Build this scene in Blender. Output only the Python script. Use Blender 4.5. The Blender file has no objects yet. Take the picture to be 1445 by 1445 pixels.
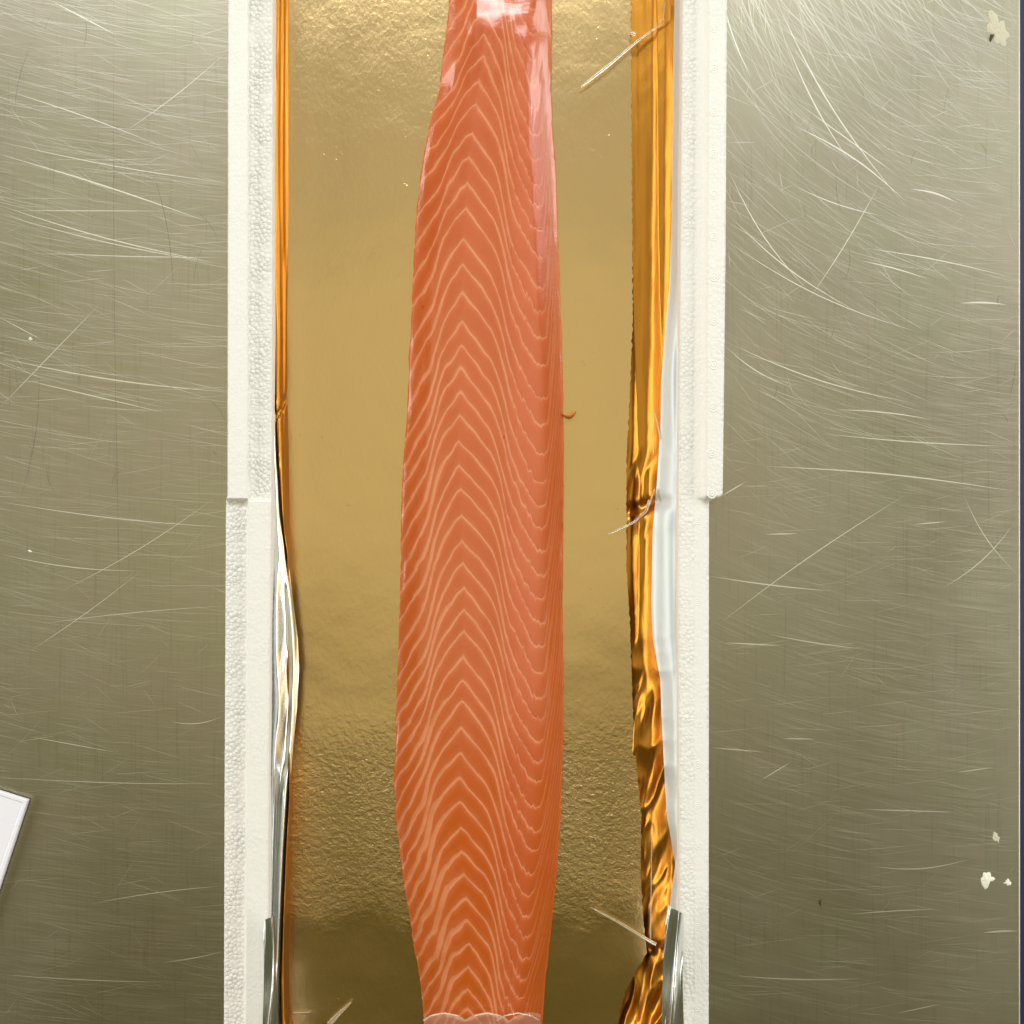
import bpy, math, random
import numpy as np
from mathutils import Vector, noise

# ------------------------------------------------------------------ camera, world, lamps, exposure
S = bpy.context.scene
HC = 0.65                                  # camera height above the worktop, metres
K = math.tan(math.radians(25.0)) / 722.5
def W(px, py, z=0.0):                      # a photograph pixel at height z -> a place in metres
    return ((px - 722.5) * K * (HC - z), (722.5 - py) * K * (HC - z), z)

cam = bpy.data.cameras.new('camera'); camo = bpy.data.objects.new('camera', cam)
S.collection.objects.link(camo); camo.location = (0, 0, HC)
cam.sensor_width = 36; cam.lens = 18 / math.tan(math.radians(25.0))
cam.clip_start = 0.01; cam.clip_end = 50
S.camera = camo

w = bpy.data.worlds.new('World'); S.world = w; w.use_nodes = True
w.node_tree.nodes['Background'].inputs[0].default_value = (1.0, 0.84, 0.20, 1)
w.node_tree.nodes['Background'].inputs[1].default_value = 0.112

def lamp(name, loc, target, sx, sy, power, col):
    l = bpy.data.lights.new(name, 'AREA'); l.shape = 'RECTANGLE'; l.size = sx; l.size_y = sy
    l.energy = power; l.color = col
    o = bpy.data.objects.new(name, l); S.collection.objects.link(o); o.location = loc
    d = Vector(target) - Vector(loc); o.rotation_euler = d.to_track_quat('-Z', 'Y').to_euler()
    return o
lamp('ceiling_lamp_far', (0, 2.12, 1.95), (0, 0.1, 0), 2.8, 0.6, 64, (0.95, 0.98, 1.0))
lamp('side_fill_left', (-2.4, 0.1, 0.95), (0, 0, 0), 2.8, 1.0, 44, (1.0, 0.965, 0.91))  # added fill, brightens the foam from low on the left
lamp('side_fill_right', (2.4, 0.1, 0.95), (0, 0, 0), 2.8, 1.0, 44, (0.98, 0.975, 0.94))  # added fill, the same from low on the right
lamp('ceiling_lamp_above', (0.0, 0.15, 2.4), (0, 0, 0), 2.4, 1.5, 8, (1.0, 0.91, 0.64))
lamp('streak_fill_right', (1.75, 1.05, 1.5), (0, 0.1, 0), 0.5, 1.0, 4, (0.9, 0.96, 1.0))  # added lamp for the pale streak on the fillet, no window known

S.view_settings.view_transform = 'Standard'; S.view_settings.look = 'None'
S.view_settings.exposure = 0.0; S.view_settings.gamma = 1

# ------------------------------------------------------------------ helpers
C = S.collection
def link(o, parent=None):
    C.objects.link(o)
    if parent: o.parent = parent
    return o
def tag(o, label=None, cat=None, group=None, kind=None):
    if label: o['label'] = label
    if cat: o['category'] = cat
    if group: o['group'] = group
    if kind: o['kind'] = kind
    return o
def empty(name, loc=(0, 0, 0)):
    o = bpy.data.objects.new(name, None); o.location = loc; o.empty_display_size = .02
    return link(o)
def mesh_obj(name, verts, faces, mats, parent=None, smooth=True, mat_idx=None):
    me = bpy.data.meshes.new(name)
    off = Vector(parent.location) if parent else Vector((0, 0, 0))
    v = np.asarray(verts, dtype=np.float32).reshape(-1, 3) - np.array(off, dtype=np.float32)
    me.from_pydata(v.tolist(), [], faces)
    for m in (mats if isinstance(mats, (list, tuple)) else [mats]): me.materials.append(m)
    if smooth: me.polygons.foreach_set('use_smooth', [True] * len(me.polygons))
    if mat_idx is not None: me.polygons.foreach_set('material_index', mat_idx)
    me.update()
    return link(bpy.data.objects.new(name, me), parent)
def grid_faces(nr, nc, closed=False):
    f = []
    for r in range(nr - 1):
        for c in range(nc if closed else nc - 1):
            d = (c + 1) % nc
            f.append((r * nc + c, r * nc + d, (r + 1) * nc + d, (r + 1) * nc + c))
    return f
def itp(y, tab):
    return np.interp(y, [t[0] for t in tab], [t[1] for t in tab])
def N3(x, y, z=0.0): return noise.noise(Vector((x, y, z)))

class NT:
    def __init__(s, name):
        s.m = bpy.data.materials.new(name); s.m.use_nodes = True
        s.t = s.m.node_tree; s.b = s.t.nodes['Principled BSDF']; s.out = s.t.nodes['Material Output']
    def n(s, typ, ins=None, **kw):
        nd = s.t.nodes.new(typ)
        for k, v in kw.items(): setattr(nd, k, v)
        for k, v in (ins or {}).items(): s.put(nd.inputs[k], v)
        return nd
    def put(s, sock, v):
        if isinstance(v, bpy.types.NodeSocket): s.t.links.new(v, sock)
        elif isinstance(v, bpy.types.Node): s.t.links.new(v.outputs[0], sock)
        else: sock.default_value = v
    def math(s, op, a, b=0.0, c=None):
        nd = s.t.nodes.new('ShaderNodeMath'); nd.operation = op
        s.put(nd.inputs[0], a); s.put(nd.inputs[1], b)
        if c is not None: s.put(nd.inputs[2], c)
        return nd.outputs[0]
    def mix(s, f, a, b):
        nd = s.t.nodes.new('ShaderNodeMix'); nd.data_type = 'RGBA'
        s.put(nd.inputs[0], f); s.put(nd.inputs[6], a); s.put(nd.inputs[7], b)
        return nd.outputs[2]
    def rng(s, v, a, b, c=0.0, d=1.0, sm=False):
        nd = s.n('ShaderNodeMapRange', {'Value': v, 'From Min': a, 'From Max': b, 'To Min': c, 'To Max': d})
        if sm: nd.interpolation_type = 'SMOOTHSTEP'
        return nd.outputs[0]
    def pos(s):
        return s.n('ShaderNodeNewGeometry').outputs['Position']
    def noise(s, vec, scale, detail=3.0, rough=.5, dist=0.0):
        return s.n('ShaderNodeTexNoise', {'Vector': vec, 'Scale': scale, 'Detail': detail, 'Roughness': rough, 'Distortion': dist}).outputs[0]
    def attr(s, name):
        return s.n('ShaderNodeAttribute', attribute_name=name).outputs['Fac']
    def bump(s, h, dist, strength=1.0, normal=None):
        nd = s.n('ShaderNodeBump', {'Height': h, 'Distance': dist, 'Strength': strength})
        if normal is not None: s.put(nd.inputs['Normal'], normal)
        return nd.outputs[0]
    def set(s, **kw):
        for k, v in kw.items(): s.put(s.b.inputs[k.replace('_', ' ')], v)
        return s.m

# ------------------------------------------------------------------ materials
def mat_steel():
    t = NT('brushed_steel'); p = t.pos()
    sx = t.n('ShaderNodeSeparateXYZ', {0: p})
    X, Y = sx.outputs[0], sx.outputs[1]
    def polar(cx, cy):                       # hair scratches follow arcs of the scouring hand
        dx = t.math('SUBTRACT', X, cx); dy = t.math('SUBTRACT', Y, cy)
        r = t.math('POWER', t.math('ADD', t.math('MULTIPLY', dx, dx), t.math('MULTIPLY', dy, dy)), .5)
        a = t.math('ARCTAN2', dy, dx)
        return r, a, t.n('ShaderNodeCombineXYZ', {0: t.math('MULTIPLY', r, 1.0), 1: t.math('MULTIPLY', a, 1.0), 2: 0.0}).outputs[0]
    rl, al, _ = polar(*W(450, -1500)[:2])
    rr, ar, _ = polar(*W(1500, -160)[:2])
    side = t.math('GREATER_THAN', X, 0.0)
    R = t.math('ADD', t.math('MULTIPLY', rl, t.math('SUBTRACT', 1.0, side)), t.math('MULTIPLY', rr, side))
    A = t.math('ADD', t.math('MULTIPLY', t.math('MULTIPLY', al, .85), t.math('SUBTRACT', 1.0, side)), t.math('MULTIPLY', t.math('MULTIPLY', ar, .35), side))
    hv = t.n('ShaderNodeCombineXYZ', {0: t.math('MULTIPLY', R, 1500.0), 1: t.math('MULTIPLY', A, 28.0), 2: 0.0}).outputs[0]
    h1 = t.noise(hv, 1.0, 4.0, .65, .3)
    # straight mill grain, side to side
    gv = t.n('ShaderNodeCombineXYZ', {0: t.math('MULTIPLY', X, 28.0), 1: t.math('MULTIPLY', Y, 1500.0), 2: 3.0}).outputs[0]
    h2 = t.noise(gv, 1.0, 3.0, .6, .2)
    vv = t.n('ShaderNodeCombineXYZ', {0: t.math('MULTIPLY', X, 700.0), 1: t.math('MULTIPLY', Y, 18.0), 2: 5.0}).outputs[0]
    h3 = t.noise(vv, 1.0, 3.0, .6, .4)
    hh = t.math('ADD', t.math('ADD', t.math('MULTIPLY', h1, .55), t.math('MULTIPLY', h2, .55)), t.math('MULTIPLY', h3, .22))
    cloud = t.noise(p, 9.0, 4.0, .6, .6)
    tint = t.noise(t.n('ShaderNodeVectorMath', {0: p, 1: (3.1, 7.7, 0)}, operation='ADD').outputs[0], 14.0, 3.0, .6)
    base = t.mix(t.rng(tint, .35, .65), (.452, .41, .325, 1), (.425, .408, .30, 1))
    base = t.mix(t.rng(h1, .52, .72, 0, .35), base, (.70, .68, .58, 1))
    base = t.mix(t.rng(h3, .56, .75, 0, .35), base, (.25, .235, .17, 1))
    base = t.mix(t.rng(cloud, .35, .7, 0, .18), base, (.35, .32, .225, 1))
    return t.set(Base_Color=base, Metallic=1.0, Roughness=t.math('ADD', t.rng(cloud, .3, .7, .36, .43), t.rng(h1, .3, .7, -.03, .05)),
                 Normal=t.bump(hh, .00006, .8))
def mat_simple(name, col, rough, metal=0.0, bump=None, **kw):
    t = NT(name)
    if bump:
        sc, dist = bump
        t.set(Normal=t.bump(t.noise(t.pos(), sc, 3.0, .55), dist))
    t.set(Base_Color=(*col, 1), Roughness=rough, Metallic=metal)
    for k, v in kw.items(): t.put(t.b.inputs[k.replace('_', ' ')], v)
    return t.m
def mat_foam():
    t = NT('expanded_polystyrene'); p = t.pos()
    vor = t.n('ShaderNodeTexVoronoi', {'Vector': p, 'Scale': 430.0, 'Randomness': .9})
    vor.feature = 'SMOOTH_F1'; vor.inputs['Smoothness'].default_value = .35
    v2 = t.n('ShaderNodeTexVoronoi', {'Vector': p, 'Scale': 430.0, 'Randomness': .9}, feature='DISTANCE_TO_EDGE')
    patch = t.noise(p, 60.0, 3.0, .6)
    beads = t.attr('beads')
    gap = t.rng(v2.outputs[0], 0.0, .055, 1.0, 0.0)
    amt = t.math('MULTIPLY', t.rng(patch, .36, .62, .3, 1.0), beads)
    h = t.math('SUBTRACT', t.math('MULTIPLY', t.math('SUBTRACT', 1.0, vor.outputs[0]), amt), t.math('MULTIPLY', gap, t.math('MULTIPLY', amt, .30)))
    h = t.math('ADD', h, t.math('MULTIPLY', t.noise(p, 900.0, 2.0), .10))
    col = t.mix(t.math('MULTIPLY', gap, t.math('MULTIPLY', amt, .35)), (.86, .845, .80, 1), (.70, .68, .63, 1))
    return t.set(Base_Color=col, Roughness=.55, Normal=t.bump(h, .0009, .9), Specular_IOR_Level=.3)
def mat_gold_board():
    t = NT('gold_card'); p = t.pos()
    sx = t.n('ShaderNodeSeparateXYZ', {0: p}); Y = sx.outputs[1]
    y0 = W(0, 975, .02)[1]; y1 = W(0, 1100, .02)[1]; y2 = W(0, 1240, .02)[1]; y3 = W(0, 1335, .02)[1]
    wob = t.math('MULTIPLY', t.math('SUBTRACT', t.noise(p, 45.0, 4.0, .6), .5), .035)
    Yw = t.math('ADD', Y, wob)
    crump = t.math('MULTIPLY', t.rng(Yw, y0, y1, 0, 1, True), t.rng(Yw, y3, y2, 0.0, 1.0, True))
    fine = t.rng(Y, W(0, 700, .02)[1], W(0, 0, .02)[1], .10, .32, True)
    rightside = t.rng(sx.outputs[0], -.02, .06, 1.0, .45, True)
    fine = t.math('MULTIPLY', fine, rightside)
    mp = t.n('ShaderNodeMapping', {'Vector': p, 'Rotation': (0, 0, math.radians(-25)), 'Scale': (1, .62, 1)})
    hf = t.noise(mp.outputs[0], 430.0, 3.0, .55, .25)
    mp2 = t.n('ShaderNodeMapping', {'Vector': p, 'Rotation': (0, 0, math.radians(25)), 'Scale': (.85, 1, 1)})
    hc = t.noise(mp2.outputs[0], 330.0, 5.0, .66, .15)
    big = t.noise(p, 22.0, 2.0)
    h = t.math('ADD', t.math('MULTIPLY', hf, t.math('ADD', t.math('MULTIPLY', fine, .45), .10)),
               t.math('MULTIPLY', hc, t.math('MULTIPLY', crump, 1.25)))
    h = t.math('ADD', h, t.math('MULTIPLY', big, 1.3))
    pits = t.n('ShaderNodeTexVoronoi', {'Vector': p, 'Scale': 170.0})
    pm = t.math('MULTIPLY', t.rng(pits.outputs[0], .05, .12, 1, 0), t.rng(t.noise(p, 30.0, 2.0), .52, .62))
    h = t.math('SUBTRACT', h, t.math('MULTIPLY', pm, .10))
    return t.set(Base_Color=(.70, .505, .245, 1), Metallic=1.0, Roughness=.29, Normal=t.bump(h, .0009, .8))
def mat_gold_foil():
    t = NT('gold_foil'); p = t.pos()
    mp = t.n('ShaderNodeMapping', {'Vector': p, 'Scale': (1, .12, 1)})
    h = t.math('ADD', t.noise(mp.outputs[0], 130.0, 3.0, .6, .6), t.math('MULTIPLY', t.noise(p, 420.0, 3.0, .6, .3), .10))
    return t.set(Base_Color=(.56, .245, .035, 1), Metallic=1.0, Roughness=.36, Normal=t.bump(h, .0008, .35))
def mat_silver():
    t = NT('silver_foil'); p = t.pos()
    mp = t.n('ShaderNodeMapping', {'Vector': p, 'Scale': (1, .10, 1)})
    h = t.noise(mp.outputs[0], 110.0, 2.0, .5, .5)
    return t.set(Base_Color=(.80, .83, .84, 1), Metallic=1.0, Roughness=.27, Normal=t.bump(h, .0008, .22))
def mat_flesh():
    t = NT('salmon_flesh'); p = t.pos()
    d = t.attr('dist'); wd = t.attr('width'); org = t.attr('orange'); pnk = t.attr('pink'); jag = t.attr('jag')
    nz = t.math('MULTIPLY', t.math('SUBTRACT', t.noise(p, 420.0, 3.0, .6), .5), 1.5)
    q = t.math('DIVIDE', t.math('ADD', d, t.math('MULTIPLY', nz, t.math('ADD', .5, t.math('MULTIPLY', jag, .4)))), wd)
    core = t.rng(q, .55, 1.5, 1.0, 0.0, True)
    halo = t.rng(q, .8, 5.0, .22, 0.0, True)
    fib = t.noise(t.n('ShaderNodeMapping', {'Vector': p, 'Scale': (.6, 1, 1)}).outputs[0], 75.0, 4.0, .6, .5)
    mott = t.noise(p, 28.0, 3.0, .55)
    flesh = t.mix(t.rng(mott, .35, .65), (.60, .108, .020, 1), (.66, .134, .033, 1))
    flesh = t.mix(t.math('MULTIPLY', pnk, t.rng(fib, .25, .6, .5, 1.0)), flesh, (.73, .168, .066, 1))
    flesh = t.mix(t.math('MULTIPLY', org, t.rng(fib, .3, .6, .45, 1.05)), flesh, (.62, .118, .002, 1))
    veins = t.rng(t.noise(p, 140.0, 4.0, .7, 1.0), .66, .74, 0, .12)
    flesh = t.mix(veins, flesh, (.42, .05, .01, 1))
    fat = t.mix(t.rng(jag, 0, 1), (.84, .32, .145, 1), (.85, .31, .14, 1))
    vis = t.math('MULTIPLY', t.attr('vis'), t.rng(t.noise(p, 90.0, 2.0), .3, .55, .72, 1.0))
    col = t.mix(t.math('MULTIPLY', t.math('MAXIMUM', core, halo), vis), flesh, fat)
    spots = t.n('ShaderNodeTexVoronoi', {'Vector': p, 'Scale': 95.0})
    sp = t.math('MULTIPLY', t.rng(spots.outputs[0], .03, .07, 1, 0), t.rng(t.noise(p, 24.0, 2.0), .56, .64))
    col = t.mix(sp, col, (.25, .02, .003, 1))
    h = t.math('ADD', t.math('MULTIPLY', core, .45), t.math('MULTIPLY', t.noise(p, 300.0, 3.0, .6), .4))
    t.b.subsurface_method = 'RANDOM_WALK'
    return t.set(Base_Color=col, Roughness=.42, Normal=t.bump(h, .00025, .8), Specular_IOR_Level=.35,
                 Subsurface_Weight=.0)
def mat_film():
    t = NT('clear_film'); p = t.pos()
    t.t.nodes.remove(t.b)
    h = t.math('ADD', t.noise(t.n('ShaderNodeMapping', {'Vector': p, 'Scale': (1, .25, 1)}).outputs[0], 45.0, 3.0, .5, .5),
               t.math('MULTIPLY', t.noise(t.n('ShaderNodeMapping', {'Vector': p, 'Scale': (1, 3, 1)}).outputs[0], 260.0, 3.0, .6), .07))
    nrm = t.bump(h, .0014, .8)
    g = t.n('ShaderNodeBsdfGlossy', {'Color': (1, 1, 1, 1), 'Roughness': .15, 'Normal': nrm})
    tr = t.n('ShaderNodeBsdfTransparent', {'Color': (1, 1, 1, 1)})
    fr = t.n('ShaderNodeFresnel', {'IOR': 1.5, 'Normal': nrm})
    mx = t.n('ShaderNodeMixShader', {0: t.math('MINIMUM', t.math('MULTIPLY', fr.outputs[0], 1.4), .3), 1: tr, 2: g})
    t.t.links.new(mx.outputs[0], t.out.inputs[0])
    return t.m
def mat_film_fold():
    t = NT('film_fold')
    t.t.nodes.remove(t.b)
    g = t.n('ShaderNodeBsdfGlossy', {'Color': (1, .97, .9, 1), 'Roughness': .2})
    df = t.n('ShaderNodeBsdfTranslucent', {'Color': (.95, .88, .72, 1)})
    d2 = t.n('ShaderNodeBsdfDiffuse', {'Color': (.93, .86, .68, 1)})
    tr = t.n('ShaderNodeBsdfTransparent', {'Color': (1, .98, .95, 1)})
    a = t.n('ShaderNodeMixShader', {0: .5, 1: df, 2: d2})
    b = t.n('ShaderNodeMixShader', {0: .4, 1: a, 2: g})
    mx = t.n('ShaderNodeMixShader', {0: .7, 1: tr, 2: b})
    t.t.links.new(mx.outputs[0], t.out.inputs[0])
    return t.m

STEEL = mat_steel(); FOAM = mat_foam(); BOARD = mat_gold_board(); GFOIL = mat_gold_foil(); SILVER = mat_silver()
FLESH = mat_flesh(); FILM = mat_film(); FOLD = mat_film_fold()
SCR = mat_simple('bright_scratch', (.86, .84, .76), .47, 1.0)  # scratches; the light their grooves catch is put into a paler metal
SCRM = mat_simple('faint_scratch', (.70, .685, .60), .45, 1.0)  # finer scratches, caught light put into the colour more weakly
SCRD = mat_simple('dark_scratch_and_line', (.29, .275, .21), .5, 1.0)
CARD = mat_simple('gold_card_edge', (.30, .14, .03), .7)
PAPER = mat_simple('white_card', (.88, .87, .95), .35, bump=(700, .00004))
RESID = mat_simple('dried_residue', (.62, .58, .44), .75, bump=(600, .0004))
RESIDW = mat_simple('dried_white_residue', (.85, .84, .72), .7, bump=(700, .0004))
RESIDD = mat_simple('dark_speck', (.07, .045, .015), .6)
SCRAP = mat_simple('orange_scrap', (.50, .17, .015), .35, bump=(500, .0003))
FLOOR = mat_simple('blue_floor', (.006, .022, .13), .5, bump=(30, .001))

# ------------------------------------------------------------------ setting: floor, worktop
random.seed(4)
xr = W(1441, 0)[0]
flo = mesh_obj('floor', [(-4, -4, -.85), (4, -4, -.85), (4, 4, -.85), (-4, 4, -.85)], [(0, 1, 2, 3)], FLOOR, smooth=False)
tag(flo, 'dark blue floor seen past the edge of the steel worktop', kind='structure')
table = empty('steel_worktop', (0, 0, -.85))
tag(table, 'scratched brushed stainless steel worktop under the white foam box', 'worktop')
def lofty(name, prof, ys, mat, parent):      # profile in x,z swept along y
    V = [(x, y, z) for y in ys for x, z in prof]
    return mesh_obj(name, V, grid_faces(len(ys), len(prof)), mat, parent)
pr = [(-.95, 0.0), (xr - .0016, 0.0), (xr - .0009, -.0001), (xr - .0003, -.0005), (xr, -.0013), (xr, -.04), (xr - .02, -.04)]
top = lofty('table_top', pr, [-.9, -.45, 0, .45, .9], STEEL, table)
m = top.modifiers.new('w', 'WEIGHTED_NORMAL') if False else None
for lx in (-.88, xr - .06):
    for ly in (-.82, .82):
        V = []; n = 16
        for z in (-.04, -.85):
            for k in range(n):
                a = 2 * math.pi * k / n; V.append((lx + .022 * math.cos(a), ly + .022 * math.sin(a), z))
        mesh_obj('leg', V, grid_faces(2, n, True), STEEL, table)

def ribbons(name, arcs, mat, parent):
    V = []; F = []
    for pts, wd in arcs:
        pts = [p for p in pts if p[0] < 1438 and p[0] > -300]
        if len(pts) < 4 or all(345 < p[0] < 985 for p in pts): continue
        n = len(pts); b = len(V)
        for i, (x, y) in enumerate(pts):
            a = pts[max(i - 1, 0)]; c = pts[min(i + 1, n - 1)]
            tx, ty = c[0] - a[0], c[1] - a[1]; L = math.hypot(tx, ty) or 1
            ww = wd * math.sin(math.pi * (i + .35) / (n - .3)) * .5
            nx, ny = -ty / L * ww, tx / L * ww
            z = .00004 + .00003 * ((len(V) * 7919) % 97) / 97
            V += [(*W(x + nx, y + ny)[:2], z), (*W(x - nx, y - ny)[:2], z)]
        for i in range(n - 1): F.append((b + 2 * i, b + 2 * i + 1, b + 2 * i + 3, b + 2 * i + 2))
    o = mesh_obj(name, V, F, mat, parent); o['kind'] = 'stuff'
    return o
def rnd(a, b): return random.uniform(a, b)
def arc(cx, cy, x0, y0, length, wig=0.0):
    r = math.hypot(x0 - cx, y0 - cy); a = math.atan2(y0 - cy, x0 - cx); n = max(5, int(length / 14))
    sgn = -1
    dr = rnd(-wig, wig)
    return [(cx + (r + dr * i / n * 10) * math.cos(a + sgn * length * i / n / r), cy + (r + dr * i / n * 10) * math.sin(a + sgn * length * i / n / r)) for i in range(n + 1)]
def line(x0, y0, x1, y1, bow=0.0, n=10):
    L = math.hypot(x1 - x0, y1 - y0); nx, ny = -(y1 - y0) / L, (x1 - x0) / L
    return [(x0 + (x1 - x0) * i / n + nx * bow * math.sin(math.pi * i / n), y0 + (y1 - y0) * i / n + ny * bow * math.sin(math.pi * i / n)) for i in range(n + 1)]
arcs = []
for _ in range(1300):                          # left of the box: nearly level strokes, dense towards the top
    y = -60 + 1500 * random.random() ** 1.75; x = rnd(-120, 330)
    arcs.append((arc(450, -1500 + rnd(-500, 300), x, y, rnd(20, 190) * (1 if y < 900 else .5), 2.5), .3 + .55 * random.random() ** 2))
for _ in range(1400):                          # right of the box: curved strokes
    y = -60 + 1500 * random.random() ** 1.9; x = rnd(1000, 1445)
    if y < 620: arcs.append((arc(1520 + rnd(-120, 120), -200 + rnd(-160, 120), x, y, rnd(15, 170), 2.5), .3 + .6 * random.random() ** 2))
    else: arcs.append((arc(1300, -1300 + rnd(-500, 300), x, y, rnd(20, 110), 2), rnd(.3, .8)))
for _ in range(90):
    x = rnd(0, 1440); y = rnd(0, 1445)
    if 330 < x < 1000: continue
    a = rnd(-1.1, -.35); L = rnd(15, 110); arcs.append((line(x, y, x + L * math.cos(a), y + L * math.sin(a), rnd(-2, 2)), rnd(.3, .65)))
arcs_dim = [(p, w_ * (1.0 if p[0][1] < 620 else .75)) for p, w_ in arcs]; arcs = []
key = [(0, 218, 285, 310, -3, 2.0), (0, 125, 225, 205, -3, 1.3), (0, 290, 300, 370, 6, 1.6), (0, 302, 310, 372, 6, 1.2), (70, 0, 165, 50, 0, 1.8),
       (0, 505, 320, 553, 7, 1.8), (30, 535, 235, 583, 0, 1.4), (0, 200, 320, 258, 5, 1.2), (20, 297, 250, 298, 0, 1.1), (60, 357, 320, 363, 2, 1.2),
       (0, 708, 318, 744, 5, 1.3), (0, 782, 198, 806, 6, 1.2), (60, 880, 318, 855, -3, .9), (85, 835, 300, 705, 6, 1.0), (40, 920, 200, 805, 3, .9),
       (0, 575, 140, 430, 0, 1.0), (240, 1018, 312, 1012, 6, 1.2), (0, 1097, 315, 1106, 3, 1.0), (130, 1275, 316, 1250, -3, 1.1), (230, 1358, 316, 1342, 2, 1.1),
       (0, 1375, 232, 1386, 2, 1.1), (45, 1040, 165, 1062, 0, 1.1), (0, 448, 60, 480, 0, 1.0), (170, 190, 318, 75, 4, .9),
       (1095, 0, 1277, 290, 14, 1.6), (1110, 60, 1200, 230, 6, 1.5), (1120, 177, 1278, 284, -9, 2.0), (1125, 145, 1270, 250, 0, 1.3), (1120, 262, 1246, 305, 5, 1.4),
       (1028, 240, 1140, 410, 10, 1.4), (1030, 305, 1210, 440, 10, 1.5), (1025, 340, 1300, 470, 14, 1.3), (1140, 425, 1242, 258, 3, 1.1), (1220, 350, 1440, 395, -4, 1.6),
       (1215, 368, 1310, 394, -2, 1.8), (1285, 267, 1350, 286, -4, 2.4), (1025, 490, 1115, 546, 6, 1.5), (1030, 485, 1285, 568, 10, 1.6), (1180, 578, 1315, 592, -3, 1.7),
       (1080, 658, 1430, 693, -6, 1.9), (1160, 612, 1430, 630, 3, 1.5), (1015, 880, 1275, 700, -5, 1.3), (1002, 813, 1172, 834, 2, 1.7), (1085, 895, 1220, 916, 2, 1.3),
       (1018, 700, 1052, 680, 0, 1.5), (1025, 907, 1100, 911, 0, 1.8), (1080, 754, 1125, 753, 0, 1.6), (1290, 740, 1335, 736, 0, 1.4), (1330, 830, 1430, 740, 8, 1.3),
       (1232, 1223, 1370, 1212, 8, 1.4), (1200, 1290, 1320, 1283, -1, 1.3), (1040, 1377, 1215, 1381, 3, 1.6), (1388, 1316, 1443, 1314, -1, 2.6), (1360, 700, 1440, 815, 8, 1.2),
       (1075, 1100, 1115, 1076, 0, 1.5), (1005, 1055, 1075, 1061, 0, 1.4), (1215, 1142, 1350, 1146, 0, 1.4), (1105, 1042, 1150, 1043, 0, 1.6), (1350, 1090, 1400, 1083, 0, 1.4),
       (1265, 1430, 1330, 1416, 0, 1.3), (1355, 428, 1420, 430, -2, 2.6), (1020, 0, 1060, 110, 4, 1.4)]
for x0, y0, x1, y1, b, wd in key: arcs.append((line(x0, y0, x1, y1, b, 16), wd))
ribbons('bright_scratches', arcs, SCR, table)
ribbons('fine_scratches', arcs_dim, SCRM, table)
darks = [(line(160, -20, 172, 960, 4, 20), .6), (line(212, 230, 245, 420, -8), 1.0), (line(45, 60, 20, 160, 5), .8), (line(55, 520, 30, 700, -8), .9)]  # first entry is one long thin dark line on the left
for _ in range(60):
    x = rnd(0, 1440); y = rnd(0, 700)
    if 330 < x < 1010: continue
    a = rnd(.9, 2.2); L = rnd(10, 60); darks.append((line(x, y, x + L * math.cos(a), y + L * math.sin(a), rnd(-6, 6)), rnd(.4, .9)))
ribbons('dark_scratches_and_line', darks, SCRD, table)

# ------------------------------------------------------------------ expanded polystyrene box
box = empty('polystyrene_box', (0, 0, 0))
tag(box, 'long white polystyrene foam box lying open on the steel worktop', 'foam box')
Y0, Y1 = -330, 1775                             # ends of the box, beyond both edges of the picture
ZR = .045
def bead(v, amp):
    p = Vector(v) * 420
    d = noise.voronoi(p)[0][0]
    return amp * (.45 - d)
def foam_loft(name, rowfun, ys, parent, amp=.00028):
    V = []; B = []
    for y in ys:
        for (px, z, b) in rowfun(y):
            v = W(px, y, z)
            if abs(y - 705) < 6 and False: pass
            d = bead(v, amp * b); e = bead((v[0] + .3, v[1], v[2]), amp * b)
            V.append((v[0] + d, v[1], v[2] + e)); B.append(b)
    nc = len(rowfun(ys[0]))
    o = mesh_obj(name, V, grid_faces(len(ys), nc), FOAM, parent)
    a = o.data.attributes.new('beads', 'FLOAT', 'POINT'); a.data.foreach_set('value', B)
    return o
def seg(a, b, n, bd):                          # points from a up to (not including) b in (px,z)
    return [(a[0] + (b[0] - a[0]) * i / n, a[1] + (b[1] - a[1]) * i / n, bd) for i in range(n)]
ystep = list(np.arange(Y0, 702, 2.2)) + [703.2, 704.4, 705.6, 706.8] + list(np.arange(709, Y1 + 1, 2.2))
def sm(t): t = max(0, min(1, t)); return t * t * (3 - 2 * t)
def left_row(y):
    k = sm((y - 703.2) / 3.6)
    xo = itp(y, [(0, 322), (700, 321), (706, 319), (1100, 317), (1445, 316)])
    xm = itp(y, [(0, 351), (700, 350), (1445, 345.5)])
    xi = itp(y, [(0, 385), (500, 384), (800, 382.5), (1100, 379.5), (1445, 378)])
    za = ZR + .0035 * (1 - k); zb = ZR + .0035 * k
    ba = .25 + .75 * k; bb = 1 - .72 * k
    return (seg((xo + 7, 0), (xo, za - .001), 8, 1) + seg((xo, za - .001), (xo + 1.6, za), 2, .8) + seg((xo + 1.6, za), (xm - .7, za), 14, ba)
            + seg((xm - .7, za), (xm + .7, zb), 3, .3) + seg((xm + .7, zb), (xi - 1.6, zb), 17, bb) + seg((xi - 1.6, zb), (xi, zb - .001), 2, .5)
            + seg((xi, zb - .001), (xi + 13, .010), 12, .6) + [(xi + 13, .010, .5)])
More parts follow.
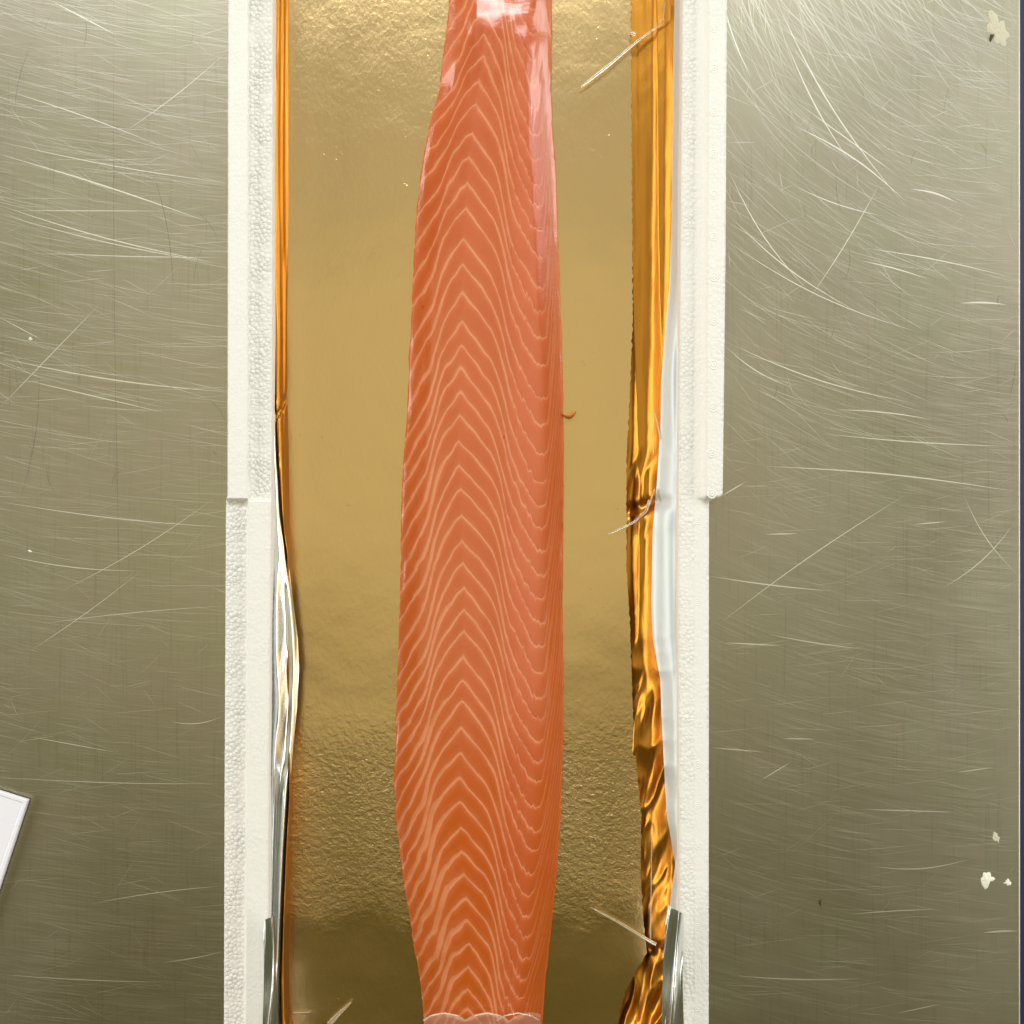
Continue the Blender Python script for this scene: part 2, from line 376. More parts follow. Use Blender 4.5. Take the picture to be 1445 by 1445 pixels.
def right_row(y):
    k = sm((y - 700) / 8)
    xi = itp(y, [(0, 963), (400, 960), (800, 956.5), (1445, 960)])
    xm = itp(y, [(0, 1000), (700, 996), (1445, 999)])
    xo = itp(y, [(0, 1026), (350, 1024), (690, 1020)]) * (1 - k) + k * itp(y, [(700, 1000.5), (1445, 1000)])
    rd = max(0, 1 - (max(0, y - 690) / 15.0)) if y < 705 else 0
    xr_ = xo - (0 if y < 697 or y > 710 else 5 * sm((y - 697) / 6) * (1 - k))
    zt = ZR + .0045 * (1 - k)
    xmm = min(xm, xr_ - 3.2)
    return (seg((xi - 13, .010), (xi, ZR - .001), 12, .35) + seg((xi, ZR - .001), (xi + 1.6, ZR), 2, .4) + seg((xi + 1.6, ZR), (xmm - 16, ZR), 10, .6)
            + seg((xmm - 16, ZR), (xmm - 6, ZR + .0012 * (1 - k)), 5, .25) + seg((xmm - 6, ZR + .0012 * (1 - k)), (xmm, zt), 4, .2)
            + seg((xmm, zt), (xr_ - 1.4, zt), 10, .3 + .2 * k) + seg((xr_ - 1.4, zt), (xr_, zt - .001), 3, .7)
            + seg((xr_, zt - .001), (xr_ - 6, 0), 8, .8) + [(xr_ - 6, 0, .8)])
foam_loft('side_wall', left_row, ystep, box)
foam_loft('side_wall', right_row, ystep, box)
# end walls and floor
def boxmesh(name, x0, x1, y0, y1, z0, z1, mat, parent, beads=True):
    V = [(x, y, z) for z in (z0, z1) for y in (y0, y1) for x in (x0, x1)]
    F = [(0, 2, 3, 1), (4, 5, 7, 6), (0, 1, 5, 4), (2, 6, 7, 3), (0, 4, 6, 2), (1, 3, 7, 5)]
    o = mesh_obj(name, V, F, mat, parent, smooth=False)
    if beads:
        a = o.data.attributes.new('beads', 'FLOAT', 'POINT'); a.data.foreach_set('value', [.8] * 8)
    return o
xa, xb = W(322, 0, ZR)[0], W(1000, 0, ZR)[0]
for yy, s in ((Y0, 1), (Y1, -1)):
    e = W(0, yy, ZR)[1]
    ya, yb = sorted((e, e + s * .028)); boxmesh('end_wall', xa + .001, xb - .001, ya - .0005, yb + .0005, .0, ZR + .004, FOAM, box)
boxmesh('box_floor', W(400, 0, .01)[0] - .004, W(945, 0, .01)[0] + .004, W(0, Y1, 0.01)[1], W(0, Y0, .01)[1], .0005, .0102, FOAM, box)
# moulding marks: a ring round a small nub, and fans of short ribs
def ring_mesh():
    V = []; F = []
    pxm = K * (HC - ZR)
    def torus(R, r, n=20, m=5, z0=0.0):
        b = len(V)
        for i in range(n):
            a = 2 * math.pi * i / n
            for j in range(m):
                t = math.pi * j / (m - 1)
                V.append(((R + r * math.cos(t)) * math.cos(a), (R + r * math.cos(t)) * math.sin(a), z0 + r * .42 * math.sin(t)))
        for i in range(n):
            for j in range(m - 1):
                i2 = (i + 1) % n; F.append((b + i * m + j, b + i2 * m + j, b + i2 * m + j + 1, b + i * m + j + 1))
    torus(5.3 * pxm, 1.1 * pxm); torus(2.2 * pxm, 1.2 * pxm)
    return V, F
def fan_mesh():
    V = []; F = []; pxm = K * (HC - ZR)
    for k in range(5):
        a = math.radians(-32 + 16 * k); b = len(V); n = 5
        for i in range(n):
            r = (3 + 8 * i / (n - 1)) * pxm; hw = .55 * pxm * math.sin(math.pi * (i + .5) / n)
            for j, (o, z) in enumerate(((-hw, 0), (0, .7 * pxm * math.sin(math.pi * (i + .5) / n)), (hw, 0))):
                V.append((r * math.cos(a) - o * math.sin(a), r * math.sin(a) + o * math.cos(a), z))
        for i in range(n - 1):
            for j in range(2): F.append((b + 3 * i + j, b + 3 * i + j + 1, b + 3 * i + j + 4, b + 3 * i + j + 3))
    return V, F
def protos(name, VF):
    me = bpy.data.meshes.new(name); me.from_pydata([tuple(v) for v in VF[0]], [], VF[1]); me.materials.append(FOAM)
    me.polygons.foreach_set('use_smooth', [True] * len(me.polygons)); me.update()
    a = me.attributes.new('beads', 'FLOAT', 'POINT'); a.data.foreach_set('value', [.1] * len(me.vertices))
    return me
RM = protos('moulding_ring', ring_mesh()); FM = protos('moulding_fan', fan_mesh())
def mark(me, name, px, py, z, s=1.0, rot=0.0):
    o = bpy.data.objects.new(name, me); o.location = W(px, py, z); o.scale = (s, s, s); o.rotation_euler = (0, 0, rot); link(o, box)
for i, y in enumerate([40, 97, 158, 217, 275, 334, 391, 453, 515, 575, 640, 697]):
    mark(RM, 'moulding_ring', 1008 - y * .002 - (2 if y > 600 else 0), y, ZR + .00448, 1.0 + .08 * random.random(), rnd(0, 6))
for y in np.arange(735, 1440, 57.3): mark(RM, 'moulding_ring', 985 + rnd(-1.5, 1.5), y, ZR - .00005, rnd(.75, .95), rnd(0, 6))
for y in np.arange(20, 1440, 55.5): mark(FM, 'moulding_fan', 966 + rnd(-1, 2) - (4 if y > 600 else 0), y, ZR - .0002, 1.0, rnd(-.3, .3))
for y in (45, 105, 175, 235, 292, 365, 430, 520, 610, 665): mark(RM, 'moulding_ring', 336 + rnd(-2, 2), y, ZR + .0034, rnd(.7, .95), rnd(0, 6))
for y in np.arange(800, 1440, 62): mark(FM, 'moulding_fan', 366 + rnd(-3, 3), y, ZR + .0033, .8, rnd(0, 3))

# ------------------------------------------------------------------ vacuum pouch: gold foil back, silver underside folded over, clear front
pouch = empty('vacuum_pouch', W(650, 722, .0102))
tag(pouch, 'gold foil vacuum pouch with silver underside curled up along the foam box walls', 'vacuum pouch')
RIM_R = [(Y0, 950), (0, 952), (100, 950), (300, 948), (400, 945), (450, 940), (540, 933), (600, 932), (680, 927), (750, 921), (850, 919), (900, 921), (960, 932),
         (1000, 933), (1100, 938), (1150, 941), (1220, 953), (1260, 947), (1300, 943), (1330, 940), (1360, 950), (1390, 954), (1420, 945), (1445, 938), (Y1, 940)]
BR = [(Y0, 890), (0, 890), (300, 892), (450, 893), (550, 889), (650, 884), (700, 884), (800, 884), (880, 889), (1000, 893), (1060, 896), (1150, 905), (1230, 904), (1300, 908),
      (1345, 913), (1370, 898), (1400, 882), (1445, 871), (1475, 850), (1480, 840)]
CL = [(Y0, 387), (0, 387), (200, 386), (400, 387), (500, 388.5), (600, 391), (650, 394), (700, 397), (750, 401), (800, 408), (850, 414), (900, 420), (940, 422), (1000, 419),
      (1050, 414), (1100, 410), (1150, 407), (1200, 404), (1300, 400), (1380, 397), (1445, 398), (Y1, 396)]
BL = [(Y0, 405), (0, 405.5), (700, 402), (900, 404), (1200, 406), (1300, 401), (1380, 402), (1430, 404), (1480, 425)]
def ridged(x, y, s): return 1 - abs(2 * N3(x, y, s))
def foil(name, rows, ys, mats, parent, idx=None):
    V = [W(*p) for y in ys for p in rows(y)]
    nc = len(rows(ys[0])); fc = grid_faces(len(ys), nc)
    return mesh_obj(name, V, fc, mats, parent)
ysf = list(np.arange(Y0 + 70, Y1 - 70, 3.0))
def g_right(y):
    xb_ = itp(y, BR) - 14 if y < 1480 else 835
    xc = itp(y, RIM_R); out = []; n = 42
    cr = .05 + .8 * math.exp(-((y - 700) / 60) ** 2) + 1.0 * sm((y - 860) / 100) * (1 - .3 * sm((y - 1150) / 50)) + 1.1 * sm((y - 1320) / 60)
    for i in range(n + 1):
        t = i / n; px = xb_ + (xc - xb_) * t
        # the clear seal edge lies in lengthwise folds and climbs toward the wall
        z = .0175 + .010 * t ** 2.2
        fold = (ridged(px * .05, y * .0014, 1.3) - .5) * .0014 * sm(t * 4) + N3(px * .09, y * .005, 7) * .0005 * sm(t * 4) * (1 - t * .2)
        cru = N3(px * .05, y * .018, 3.3) * .0026 * cr * sm(t * 3) * (1 - .35 * t) + (ridged(px * .045 + y * .012, y * .018, 9) - .5) * .0022 * cr * sm(t * 3)
        pinch = -.004 * math.exp(-((y - 712 + (px - 915) * .3) / 9) ** 2) * sm(t * 3) - .003 * math.exp(-((y - 1338) / 9) ** 2) * sm(t * 3)
        out.append((px, y, z + fold + cru + pinch))
    return out
foil('foil_back', g_right, ysf, GFOIL, pouch)['label'] = 'shiny gold foil margin in lengthwise folds beside the gold board'
def s_right(y):
    xc = itp(y, RIM_R); xw = itp(y, [(0, 965), (400, 962), (800, 959), (1445, 962)]) - .5; out = []; n = 18
    g = g_right(y)[-1]
    for i in range(n + 1):
        t = i / n; px = xc + (xw - xc) * t
        z = g[2] + .0016 * math.sin(math.pi * min(1, t * 1.3)) + (.0385 - g[2]) * sm(t) * .9 + N3(px * .06, y * .006, 2) * .0012 * math.sin(math.pi * t)
        out.append((px, y, z))
    return out
SILVR = mat_simple('pale_silver_foil', (.60, .655, .665), .4, .2, bump=(40, .0003))
foil('foil_fold', s_right, ysf, SILVR, pouch)['label'] = 'pale silver underside of the foil against the right foam wall'
def g_left(y):
    xb_ = itp(y, BL) + 10; xc = min(itp(y, CL), itp(y, BL) + 3); out = []; n = 18
    for i in range(n + 1):
        t = i / n; px = xb_ + (xc - xb_) * t
        z = .0175 + .015 * sm(t) + (ridged(px * .16, y * .003, 4) - .5) * .0014 * sm(t * 3) + N3(px * .1, y * .012, 5) * .0006
        z += -.003 * math.exp(-((y - 580 + (px - 395) * 2) / 6) ** 2) * sm(t * 3)
        out.append((px, y, z))
    return out
foil('foil_back', g_left, ysf, GFOIL, pouch)['label'] = 'narrow strip of shiny gold foil along the left foam wall'
def s_left(y):
    xc = itp(y, CL); xw = itp(y, [(0, 385), (500, 384), (800, 382.5), (1100, 379.5), (1445, 378)]) + .6; out = []; n = 30
    ampw = sm((y - 780) / 80) * (1 - sm((y - 1080) / 60)); A2 = sm((y - 1080) / 60)
    for i in range(n + 1):
        t = i / n; px = xw + (xc - xw) * t
        z = .034 - .004 * t + .0035 * math.sin(math.pi * t) * (.4 + .6 * sm((y - 600) / 200)) - .0015 * sm((t - .8) / .2)
        z += ampw * (.0060 * math.sin(2 * math.pi * (t * 1.1 + .06 * math.sin(y * .03))) * (1 - t) + N3(px * .10, y * .016, 3) * .0016 * math.sin(math.pi * t))
        z += A2 * (.004 * math.sin(2 * math.pi * t * 1.4 + y * .006) * math.sin(math.pi * t)) + N3(px * .13, y * .01, 6) * .0007
        out.append((px, y, z))
    return out
foil('foil_fold', s_left, ysf, SILVER, pouch)['label'] = 'mirror silver underside of the foil bulging over the left board edge'
def tab(name, quad, bend, label, z0):
    (ax, ay), (bx, by), (cx, cy), (dx, dy) = quad; V = []; n = 16; m = 60      # a,b top edge; c,d bottom edge
    for i in range(m + 1):
        s = i / m
        for j in range(n + 1):
            t = j / n
            px = (ax + (dx - ax) * s) * (1 - t) + (bx + (cx - bx) * s) * t; py = (ay + (dy - ay) * s) * (1 - t) + (by + (cy - by) * s) * t
            px += bend * math.sin(s * 5.0 + .6) * (1 - abs(2 * t - 1) * .3)
            z = z0 + .0032 * math.sin(2.9 * math.pi * t + s * 5 + .8) + .0022 * (1 - abs(2 * ((t * 1.3 + s * 1.7) % 1) - 1)) + .0012 * math.sin(s * 14 + t * 3)
            V.append(W(px, py, z))
    o = mesh_obj(name, V, grid_faces(m + 1, n + 1), SILVER, pouch); o['label'] = label
tab('foil_tab', ((370, 1299), (386, 1291), (398, 1560), (372, 1560)), 3.0, 'silver foil tab overlapping the left foam rim near the lower edge', .0525)
tab('foil_tab', ((944, 1277), (967, 1290), (962, 1560), (925, 1560)), -4.0, 'silver foil tab standing by the right foam wall near the lower edge', .0505)
for o_, n_ in ():
    pass

# gold board -------------------------------------------------------
ZB = .0205
ysb = list(np.arange(Y0 + 90, 1481, 2.0))
V = []; nb = 46
for y in ysb:
    xl, xr_ = itp(y, BL), itp(y, BR)
    if y > 1455: xl += (y - 1455) ** 1.5 * .1
    for i in range(nb + 1):
        t = i / nb; px = xl + (xr_ - xl) * t
        jx = ((N3(y * .25, 3, i > 5) * .8) + (N3(y * .13, 8, 2) * 1.6 + N3(y * .5, 9, 2) * 1.4 if i else 0)) if i in (0, nb) else 0
        V.append(W(px + jx, y, ZB + .0012 * N3(px * .006, y * .004, 1)))
top_n = len(V)
F = grid_faces(len(ysb), nb + 1)
# skirt down the edges of the card
loop = [r * (nb + 1) for r in range(len(ysb))] + [(len(ysb) - 1) * (nb + 1) + i for i in range(1, nb + 1)] + [r * (nb + 1) + nb for r in range(len(ysb) - 2, -1, -1)] + [i for i in range(nb - 1, 0, -1)]
for k in loop: V.append(V[k])
for k in loop: V.append((V[k][0], V[k][1], V[k][2] - .0016))
for a in range(len(loop)):
    b = (a + 1) % len(loop); F.append((top_n + a, top_n + len(loop) + a, top_n + len(loop) + b, top_n + b))
mi = [0] * (len(F) - len(loop)) + [1] * len(loop)
board = mesh_obj('gold_board', V, F, [BOARD, CARD], None, mat_idx=mi)
tag(board, 'long matt gold cardboard base lying under the salmon fillet', 'cake board' if False else 'gold board')

# ------------------------------------------------------------------ salmon fillet
FL = [(-330, 680), (-200, 650), (-60, 637), (0, 634), (30, 632), (60, 628), (120, 621), (180, 606), (210, 600), (260, 592), (300, 588), (350, 585), (420, 582), (500, 578), (560, 576), (600, 574), (640, 570),
      (700, 567), (760, 566), (830, 565), (900, 563), (960, 561), (1020, 559), (1100, 557), (1150, 559), (1200, 564), (1250, 571), (1290, 578), (1340, 585), (1380, 593), (1430, 598), (1560, 610), (1750, 650)]
FR = [(-330, 745), (-200, 768), (-60, 777), (0, 779), (60, 779), (120, 778), (180, 780), (250, 785), (320, 787), (400, 790), (480, 793), (560, 795), (640, 796), (760, 795), (860, 794), (960, 796), (1040, 795),
      (1100, 793), (1160, 791), (1220, 787), (1270, 782), (1320, 777), (1380, 770), (1440, 766), (1560, 750), (1750, 705)]
APX = [(-330, 712), (48, 683), (77, 683), (112, 676), (146, 672), (187, 667), (220, 662), (257, 660), (293, 658), (337, 654), (373, 653), (454, 652), (586, 649), (622, 647), (656, 648), (690, 650), (762, 652), (828, 655),
       (889, 655), (960, 653), (1062, 650), (1131, 649), (1200, 651), (1233, 655), (1268, 659), (1331, 662), (1395, 660), (1750, 665)]
KNR = [(-330, 722), (0, 719), (200, 716), (400, 712), (750, 712), (1000, 708), (1200, 704), (1350, 702), (1750, 685)]
TRO = [(-330, 738), (0, 752), (300, 763), (500, 768), (700, 767), (960, 765), (1100, 761), (1210, 752), (1332, 744), (1400, 736), (1750, 698)]
apexY = [48, 77, 112, 146, 187, 220, 257, 293, 337, 373, 413, 454, 488, 519, 553, 586, 622, 656, 689, 726, 762, 793, 828, 859, 889, 926, 960, 990, 1027, 1062, 1097, 1131, 1167, 1200,
         1233, 1268, 1299, 1331, 1363, 1395, 1422]
apexY = [48 - 34 * k for k in range(9, 0, -1)] + apexY + [1422 + 33 * k for k in range(1, 6)]
ULM = [0, .40, .65, .88, 1.0]
DL = [(0, 198), (.037, 185), (.107, 153), (.156, 128), (.194, 103), (.2, 85), (.214, 65), (.265, 40), (.332, 18), (.40, 0)]
# left knots are strictly increasing in u; right knots below
DLu = [0, .03, .06, .12, .165, .185, .205, .225, .25, .285, .34, .372, .40]; DLd = [1.0, .925, .86, .73, .63, .55, .455, .36, .27, .185, .085, .035, 0]
DRu = [.40, .43, .47, .52, .568, .60, .625, .645, .665, .685, .705, .74, .78, .805, .825, .85, .88, .90, .912, .925, .95, .98, 1.0]
DRd = [0, .04, .09, .155, .225, .30, .385, .48, .58, .66, .72, .805, .885, .93, .97, .99, 1.0, .985, .92, .80, .58, .25, -.05]
SL = [(-330, 80), (150, 116), (257, 138), (400, 162), (750, 198), (1000, 178), (1200, 128), (1330, 105), (1750, 90)]
SR = [(-330, 200), (100, 215), (400, 228), (750, 223), (1000, 210), (1200, 182), (1330, 160), (1750, 130)]
ncol = 190
us = np.concatenate([np.linspace(0, .4, 62), np.linspace(.4, .65, 40)[1:], np.linspace(.65, .88, 52)[1:], np.linspace(.88, 1.0, 50)[1:]])
def line_y(i):
    a = apexY[i]; sl = itp(a, SL); sr = itp(a, SR)
    sh = np.array([.016 * N3(i * .55, u * 5, 8) + .008 * N3(i * 2.3, u * 12, 5) for u in us]) * np.clip(np.abs(us - .4) / .1, 0, 1) * np.clip((1 - us) / .1, 0, 1)
    uu = us + sh
    d = np.where(us <= .4, np.interp(uu, DLu, DLd) * sl, np.interp(uu, DRu, DRd) * sr)
    # smooth the knots a little
    ker = np.array([1, 2, 3, 2, 1]) / 9.0; dp = np.pad(d, 2, mode='edge'); d2 = np.convolve(dp, ker, 'valid')
    keep = np.clip(np.abs(us - .4) / .02, 0, 1); d = d2 * keep + d * (1 - keep)
    wob = []
    for u in us:
        belly = max(0, 1 - abs(u - .775) / .13) ** .5
        left = max(0, 1 - u / .25)
        wv = N3(u * 16, i * .35, 1) * 3.4 + N3(u * 55, i * 5.3, 2) * (1.0 + 5.0 * belly) + N3(u * 120, i * 9.1, 4) * (.6 + 4.0 * belly) + N3(u * 18, i * 3.1, 6) * 5.0 * left
        wob.append(wv * min(1, abs(u - .4) / .015 + .25))
    return a + d + np.array(wob)
YL = [line_y(i) for i in range(len(apexY))]
for i in range(1, len(YL)): YL[i] = np.maximum(YL[i], YL[i - 1] + 7)
_ey = np.arange(-600, 2300, 2.0)
_et = [[N3(a * .035, 5 + k * 9) * .8 + max(0, N3(a * .12, 7 + k * 9)) * 1.3 - .3 + N3(a * .4, 3 + k) * .25 for a in _ey] for k in (0, 1)]
def EDGE(y, k): return np.interp(y, _ey, _et[k])
def lm_x(u, y):
    L, A, Kn, T, R = (itp(y, t) for t in (FL, APX, KNR, TRO, FR))
    L = L + EDGE(y, 0) * 2.0; R = R + EDGE(y, 1) * .9
    xs = np.where(u <= .4, L + (A - L) * u / .4, np.where(u <= .65, A + (Kn - A) * (u - .4) / .25, np.where(u <= .88, Kn + (T - Kn) * (u - .65) / .23, T + (R - T) * (u - .88) / .12)))
    return xs
def fillet_z(px, y):                              # height of the flesh at a place given in photograph pixels
    L, R = itp(y, FL), itp(y, FR)
    s = np.clip((px - L) / (R - L), 0, 1)
    e = np.minimum(s, 1 - s) * (R - L)
    h = .0006 + .0052 * (1 - np.exp(-e / 29.0)) * (1 + .12 * np.sin(math.pi * s))
    bulge = .0062 * np.clip(e / 40, 0, 1) * (1 / (1 + np.exp(-(y - 8) / 22.0)) * np.exp(-np.maximum(y - 20, 0) / 130.0) - .25 * np.exp(-np.maximum(y, 0) / 130.0) * 0)    # the thick end of the piece swells near the top
    ridge = .0010 * np.exp(-((px - np.interp(y, [0, 200, 500], [752, 745, 762])) / 11.0) ** 2) * np.clip((560 - y) / 200, 0, 1)
    endt = np.clip(np.minimum(y + 330, 1750 - y) / 60.0, .02, 1)
    return ZB + .0006 + (h + bulge + ridge) * endt
salmon = empty('salmon_fillet', W(680, 722, ZB))
tag(salmon, 'long orange salmon fillet with pale chevron fat lines on gold board', 'salmon fillet')
vs = np.array([0, .06, .14, .26, .4, .55, .7, .82, .92, 1.0])
for i in range(len(apexY) - 1):
    ya, yb = YL[i], YL[i + 1]; V = []; dist = []; wid = []; org = []; pnk = []; jag = []; vis = []
    xa_, xb2 = lm_x(us, ya), lm_x(us, yb)
    slope = np.gradient(ya) / np.maximum(np.gradient(xa_), .05)
    cosn = 1 / np.sqrt(1 + slope ** 2)
    cosn = np.convolve(np.pad(cosn, 2, mode='edge'), np.ones(5) / 5, 'valid')
    for v in vs:
        y = ya + (yb - ya) * v; x = lm_x(us, y)
        dd = min(v, 1 - v) * (yb - ya) * cosn
        z = fillet_z(x, y) - .00016 * np.exp(-(dd / 1.6) ** 2) + .00030 * np.sin(math.pi * v) ** .8 * np.interp(us, [0, .6, .68, .86, .9, 1], [.7, .7, 1.5, 1.5, .4, .2]) * np.clip(cosn * 3, 0, 1)
        for k in range(len(us)):
            V.append(W(x[k], y[k], z[k]))
            u = us[k]; yy = y[k]; low = sm((yy - 850) / 400)
            dist.append(dd[k])
            wl = np.interp(u, [0, .08, .2, .33, .40, .5, .62, .7, .88, .93, 1], [1.7, 1.9, 1.8 + 1.1 * low, 1.5 + .9 * low, 1.7 + .3 * low, 1.5, 1.1 + .4 * low, 1.35, 1.45, .9, .9])
            wid.append(wl * np.interp(u, [0, .5, .66], [1.15, 1.0, .85]) * (1 + .7 * N3(u * 9, i * 3.7 + round(v) * 3.7, 11)))
            o_ = np.interp(u, [0, .05, .12, .36, .55, .64, .70, .85, .915, 1], [1.0, .9, .85, .50 + .4 * low, .25 + .45 * low, .45 + .3 * low, .05 + .3 * low, .05 + .25 * low, .8, 1.0])
            if yy < 480: o_ *= .45 + .55 * sm((yy - 100) / 380) if u < .5 else 1
            org.append(o_)
            pnk.append(float(np.interp(u, [0, .1, .38, .402, .5, .66, .74, .83, .91, 1], [.1, .1, .3, .75, .45, .3, .9, .95, .1, 0])) * (1 - .45 * low))
            jag.append(float(np.interp(u, [.62, .7, .88, .9], [0, 1, 1, 0])))
            vis.append(float(np.interp(u, [0, .03, .1, .86, .90, 1], [.45, .7, .95, 1.0, .42, .15])))
    o = mesh_obj('muscle_flake', V, grid_faces(len(vs), len(us)), FLESH, salmon)
    for nm, arr in (('dist', dist), ('width', wid), ('orange', org), ('pink', pnk), ('jag', jag), ('vis', vis)):
        a = o.data.attributes.new(nm, 'FLOAT', 'POINT'); a.data.foreach_set('value', np.array(arr, dtype=np.float32))

# clear film stretched over the fillet ------------------------------
ysm = list(np.arange(-260, 1500, 4.0)); V = []; nf = 120
for y in ysm:
    L, R = itp(y, FL), itp(y, FR)
    for i in range(nf + 1):
        t = i / nf; px = L + 1.2 + (R - L - 2.4) * t
        z = float(fillet_z(np.array(px), np.array(y))) if L < px < R else ZB + .0006
        out = max(L - px, px - R, 0)
        z = max(z, ZB + .0006) + .00050
        z += .00025 * (N3(px * .03, y * .012, 12) + .5) * min(1, max(0, min(px - L, R - px)) / 8)
        tp = sm((200 - y) / 150); z += tp * min(1, max(0, min(px - L, R - px)) / 12) * (.0017 * (N3(px * .028, y * .016, 31) + .35) + .0003 * (N3(px * .09, y * .04, 22) + .4))
        V.append(W(px, y, z))
film = mesh_obj('clear_film', V, [f[::-1] for f in grid_faces(len(ysm), nf + 1)], FILM, pouch)
print('FILMNORMAL', [round(c, 2) for c in film.data.polygons[4000].normal])
film['label'] = 'clear glossy film stretched tight over the fillet'
# creases: little tapered tents of film
def crease(pts, w0, w1, h, parent=pouch, zb=None, mat=FOLD, z1=None):
    n = 14; P = []
    tt = np.linspace(0, 1, len(pts)); X = [p[0] for p in pts]; Yy = [p[1] for p in pts]
    for i in range(n + 1):
        t = i / n; P.append((np.interp(t, tt, X), np.interp(t, tt, Yy)))
    V = []
    for i, (x, y) in enumerate(P):
        t = i / n; a = P[max(0, i - 1)]; b = P[min(n, i + 1)]; L = math.hypot(b[0] - a[0], b[1] - a[1])
        nx, ny = -(b[1] - a[1]) / L, (b[0] - a[0]) / L; ww = (w0 + (w1 - w0) * t) * (1 + .12 * N3(i * .9, x, y)); ww *= min(1, (1 - t) * n / 1.5 + .15)
        zz = (zb if zb else ZB + .0007); zz += ((z1 if z1 else zz) - zz) * min(1, t * 2.2)
        for s_, q in ((-1, 0), (-.72, .75), (-.3, .62), (0, .35), (.3, .66), (.72, .7), (1, 0)):
            V.append(W(x + nx * ww * s_ * .5, y + ny * ww * s_ * .5, zz + h * q * (1 - .35 * t)))
    mesh_obj('film_crease', V, grid_faces(n + 1, 7), mat, parent)
crease([(936, 25), (930, 36), (900, 58), (860, 92), (819, 124)], 2.4, 6.5, .0012, zb=.0265, z1=.0222)
crease([(939, 3), (936, 24)], 1.8, 1.6, .0015, zb=.0275)
crease([(896, 50), (893, 47), (890, 49)], 6, 6.0, .002, zb=.023)
crease([(917, 706), (912, 722), (893, 738), (857, 755)], 5.5, 2.6, .0014, zb=.0255, z1=.0222)
crease([(924, 690), (918, 706), (911, 716)], 2.0, 2.5, .002, zb=.0275)
crease([(926, 1333), (910, 1324), (872, 1301), (833, 1280)], 5.5, 3.0, .001, zb=.0250, z1=.0220)
crease([(464, 1446), (478, 1431), (497, 1413)], 8.0, 2.5, .0015)
crease([(414, 1429), (440, 1428)], 1.6, 1.2, .0006)
crease([(922, 640), (922, 600), (922, 578)], 1.5, 1.5, .001, zb=.0265)
crease([(932, 620), (927, 595), (922, 578)], 2.0, 1.2, .001, zb=.0275)
crease([(918, 1325), (919, 1240), (920, 1150)], 2.0, .8, .0008, zb=.0245)
# film puckered at the lower end of the piece: translucent scalloped gather
FOLD2 = FOLD
V = []; n = 60; mrow = 10
for i in range(n + 1):
    px = 598 + (763 - 598) * i / n
    ytop = 1440 - 11 * abs(math.sin((px - 594) / 62 * math.pi)) * (1 if px < 720 else 1.0) + 2 * N3(px * .05, 1, 1)
    for j in range(mrow + 1):
        y = ytop + 60 * j / mrow
        z0 = float(fillet_z(np.array(px), np.array(y))) if itp(y, FL) < px < itp(y, FR) else ZB + .001
        V.append(W(px, y, z0 + .0012 + .0016 * math.sin(math.pi * min(1, j / 2.2 + .12)) + .0006 * N3(px * .08, y * .08, 3)))
tr = NT('puckered_film'); tr.t.nodes.remove(tr.b)
g_ = tr.n('ShaderNodeBsdfGlossy', {'Color': (1, 1, 1, 1), 'Roughness': .22}); d_ = tr.n('ShaderNodeBsdfDiffuse', {'Color': (.9, .66, .55, 1)}); t_ = tr.n('ShaderNodeBsdfTransparent')
m1 = tr.n('ShaderNodeMixShader', {0: .4, 1: d_, 2: g_}); m2 = tr.n('ShaderNodeMixShader', {0: .30, 1: t_, 2: m1}); tr.t.links.new(m2.outputs[0], tr.out.inputs[0])
o = mesh_obj('film_pucker', V, grid_faces(n + 1, mrow + 1), tr.m, pouch); o['label'] = 'puckered translucent film gathered across the lower end of the fillet'
for cx in (596 + 31, 594 + 93, 591 + 140):
    pts = [(cx - 30, 1440), (cx - 18, 1433), (cx, 1429.5), (cx + 18, 1433), (cx + 30, 1440)]
    crease(pts, 2.2, 2.0, .0008, zb=.0325)

# ------------------------------------------------------------------ small things
def blob(name, px, py, rx, ry, h, mat, label, cat, seed, z=0.0, group=None, parent=None, tilt=0.0):
    V = []; F = []; n = 40; m = 7
    c = W(px, py, z); s = K * (HC - z)
    for j in range(m + 1):
        q = j / m
        for k in range(n):
            a = 2 * math.pi * k / n
            r = 1 + .38 * N3(math.cos(a) * 1.6 + seed, math.sin(a) * 1.6, seed) * 2 + .16 * N3(math.cos(a) * 5 + seed, math.sin(a) * 5, seed)
            x = q * r * rx * math.cos(a); y = q * r * ry * math.sin(a)
            xx = x * math.cos(tilt) - y * math.sin(tilt); yy = x * math.sin(tilt) + y * math.cos(tilt)
            hh = h * (1 - q ** 3) * (.7 + .5 * N3(x * .3 + seed, y * .3, 2)) + .00006
            V.append((c[0] + xx * s, c[1] + yy * s, z + hh))
    o = mesh_obj(name, V, grid_faces(m + 1, n, True), mat)
    if cat: tag(o, label, cat, group)
    return o
blob('dried_residue', 1407, 40, 13, 23, .0005, RESID, 'large beige dried smear on the steel at the top right corner', 'food residue', 2.2, tilt=.35)
blob('dried_residue', 1392, 1242, 9, 9, .0009, RESIDW, 'white crumbly dried blob on the steel near the lower right edge', 'food residue', 5.1)
blob('dried_residue', 1422, 1246, 5, 4, .0006, RESIDW, 'tiny white fleck right of the white dried blob on the steel', 'food residue', 7.7, tilt=-.6)
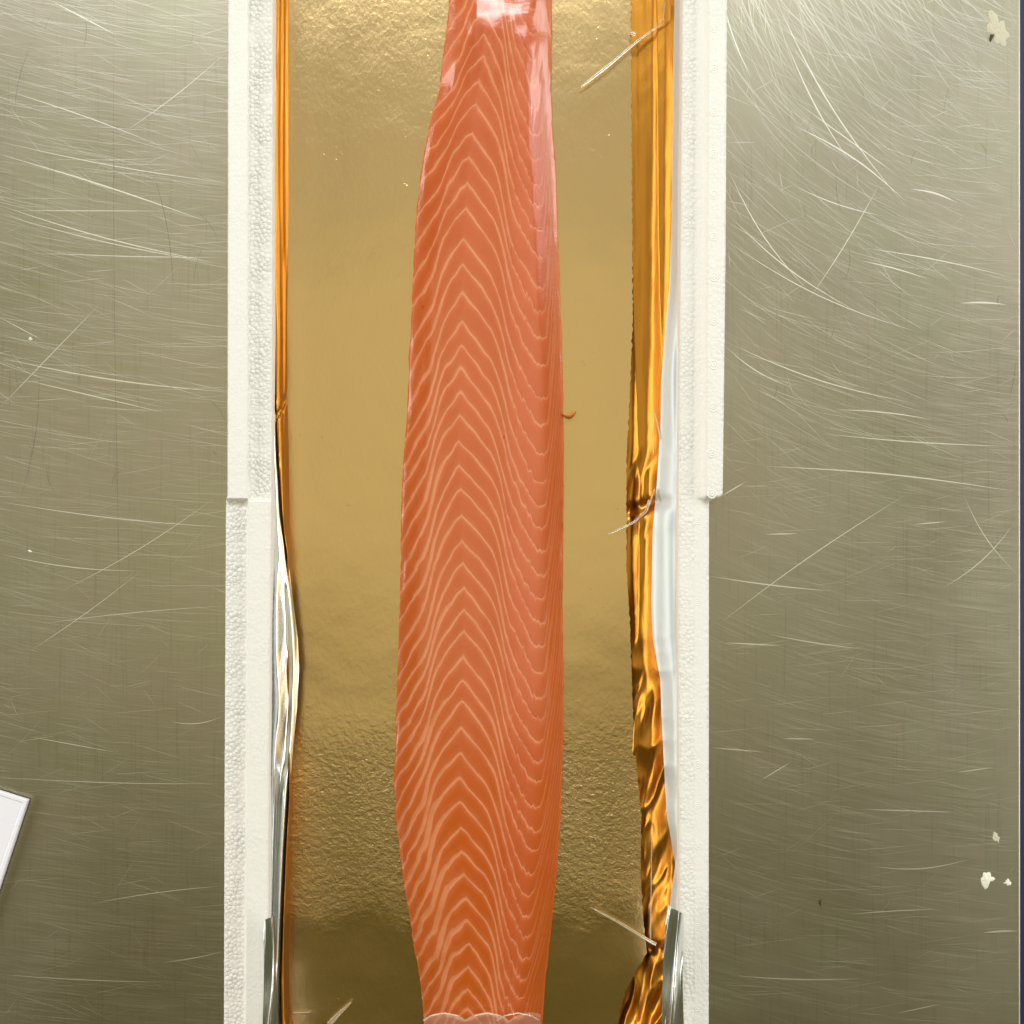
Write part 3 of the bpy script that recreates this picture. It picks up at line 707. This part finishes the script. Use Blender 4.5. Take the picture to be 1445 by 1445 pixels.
blob('dried_residue', 1405, 1181, 4, 7, .0003, RESID, 'faint grey fleck above the white dried blob on the steel', 'food residue', 8.3, tilt=.5)
blob('dark_speck', 1157.5, 1273, 2.2, 4, .0003, RESIDD, 'small dark speck on the steel right of the foam box', 'speck', 3.3)
blob('dark_speck', 1399, 53, 2.5, 5, .0010, RESIDD, 'tiny brown speck at the lower edge of the beige smear', 'speck', 4.3, tilt=-.5)
blob('white_crumb', 43, 478, 2.6, 2.2, .0008, RESIDW, 'small white crumb on the steel left of the foam box, upper one', 'crumb', 1.3)
blob('white_crumb', 43, 778, 2.6, 1.4, .0006, RESIDW, 'small white crumb on the steel left of the foam box, lower one', 'crumb', 9.3, tilt=-.4)
# orange drip of flesh beside the fillet
V = []; n = 14; m = 10
for i in range(n + 1):
    t = i / n; px = 795 + 18 * t; py = 585 - 5 * t + 4 * math.sin(t * 3); r = 4.2 * (math.sin(math.pi * (t * .93 + .05)) ** .6) * (.75 + .5 * t)
    for k in range(m):
        a = 2 * math.pi * k / m; V.append(W(px, py + r * math.cos(a), ZB + .0016 + .0014 * math.sin(a)))
scr = mesh_obj('salmon_shred', V, grid_faces(n + 1, m, True), SCRAP)
tag(scr, 'small orange shred of salmon on the gold board touching the fillet edge', 'salmon shred')
# white card at the lower left: a rounded thin slab a little above the steel
cpts = [(38, 1130), (-6, 1262), (-60, 1430), (-420, 1310), (-310, 1020)]
V = []; F = []; zt = .0042
prof = [(-.0, 0.0012), (0.0006, .0016), (.0006, .0036), (0, zt), (-.0022, zt), (-.0030, zt - .0006)]
ctr = np.mean([W(a, b, zt)[:2] for a, b in cpts], axis=0)
for off, z in prof:
    for a, b in cpts:
        p = np.array(W(a, b, zt)[:2]); d = (p - ctr) / np.linalg.norm(p - ctr); q = p + d * off; V.append((q[0], q[1], z))
F = grid_faces(len(prof), 5, True) + [tuple(range((len(prof) - 1) * 5, len(prof) * 5))]
cd = mesh_obj('white_card', V, F, PAPER, None, smooth=False)
tag(cd, 'corner of a white card with raised rim on the steel at the lower left', 'card')
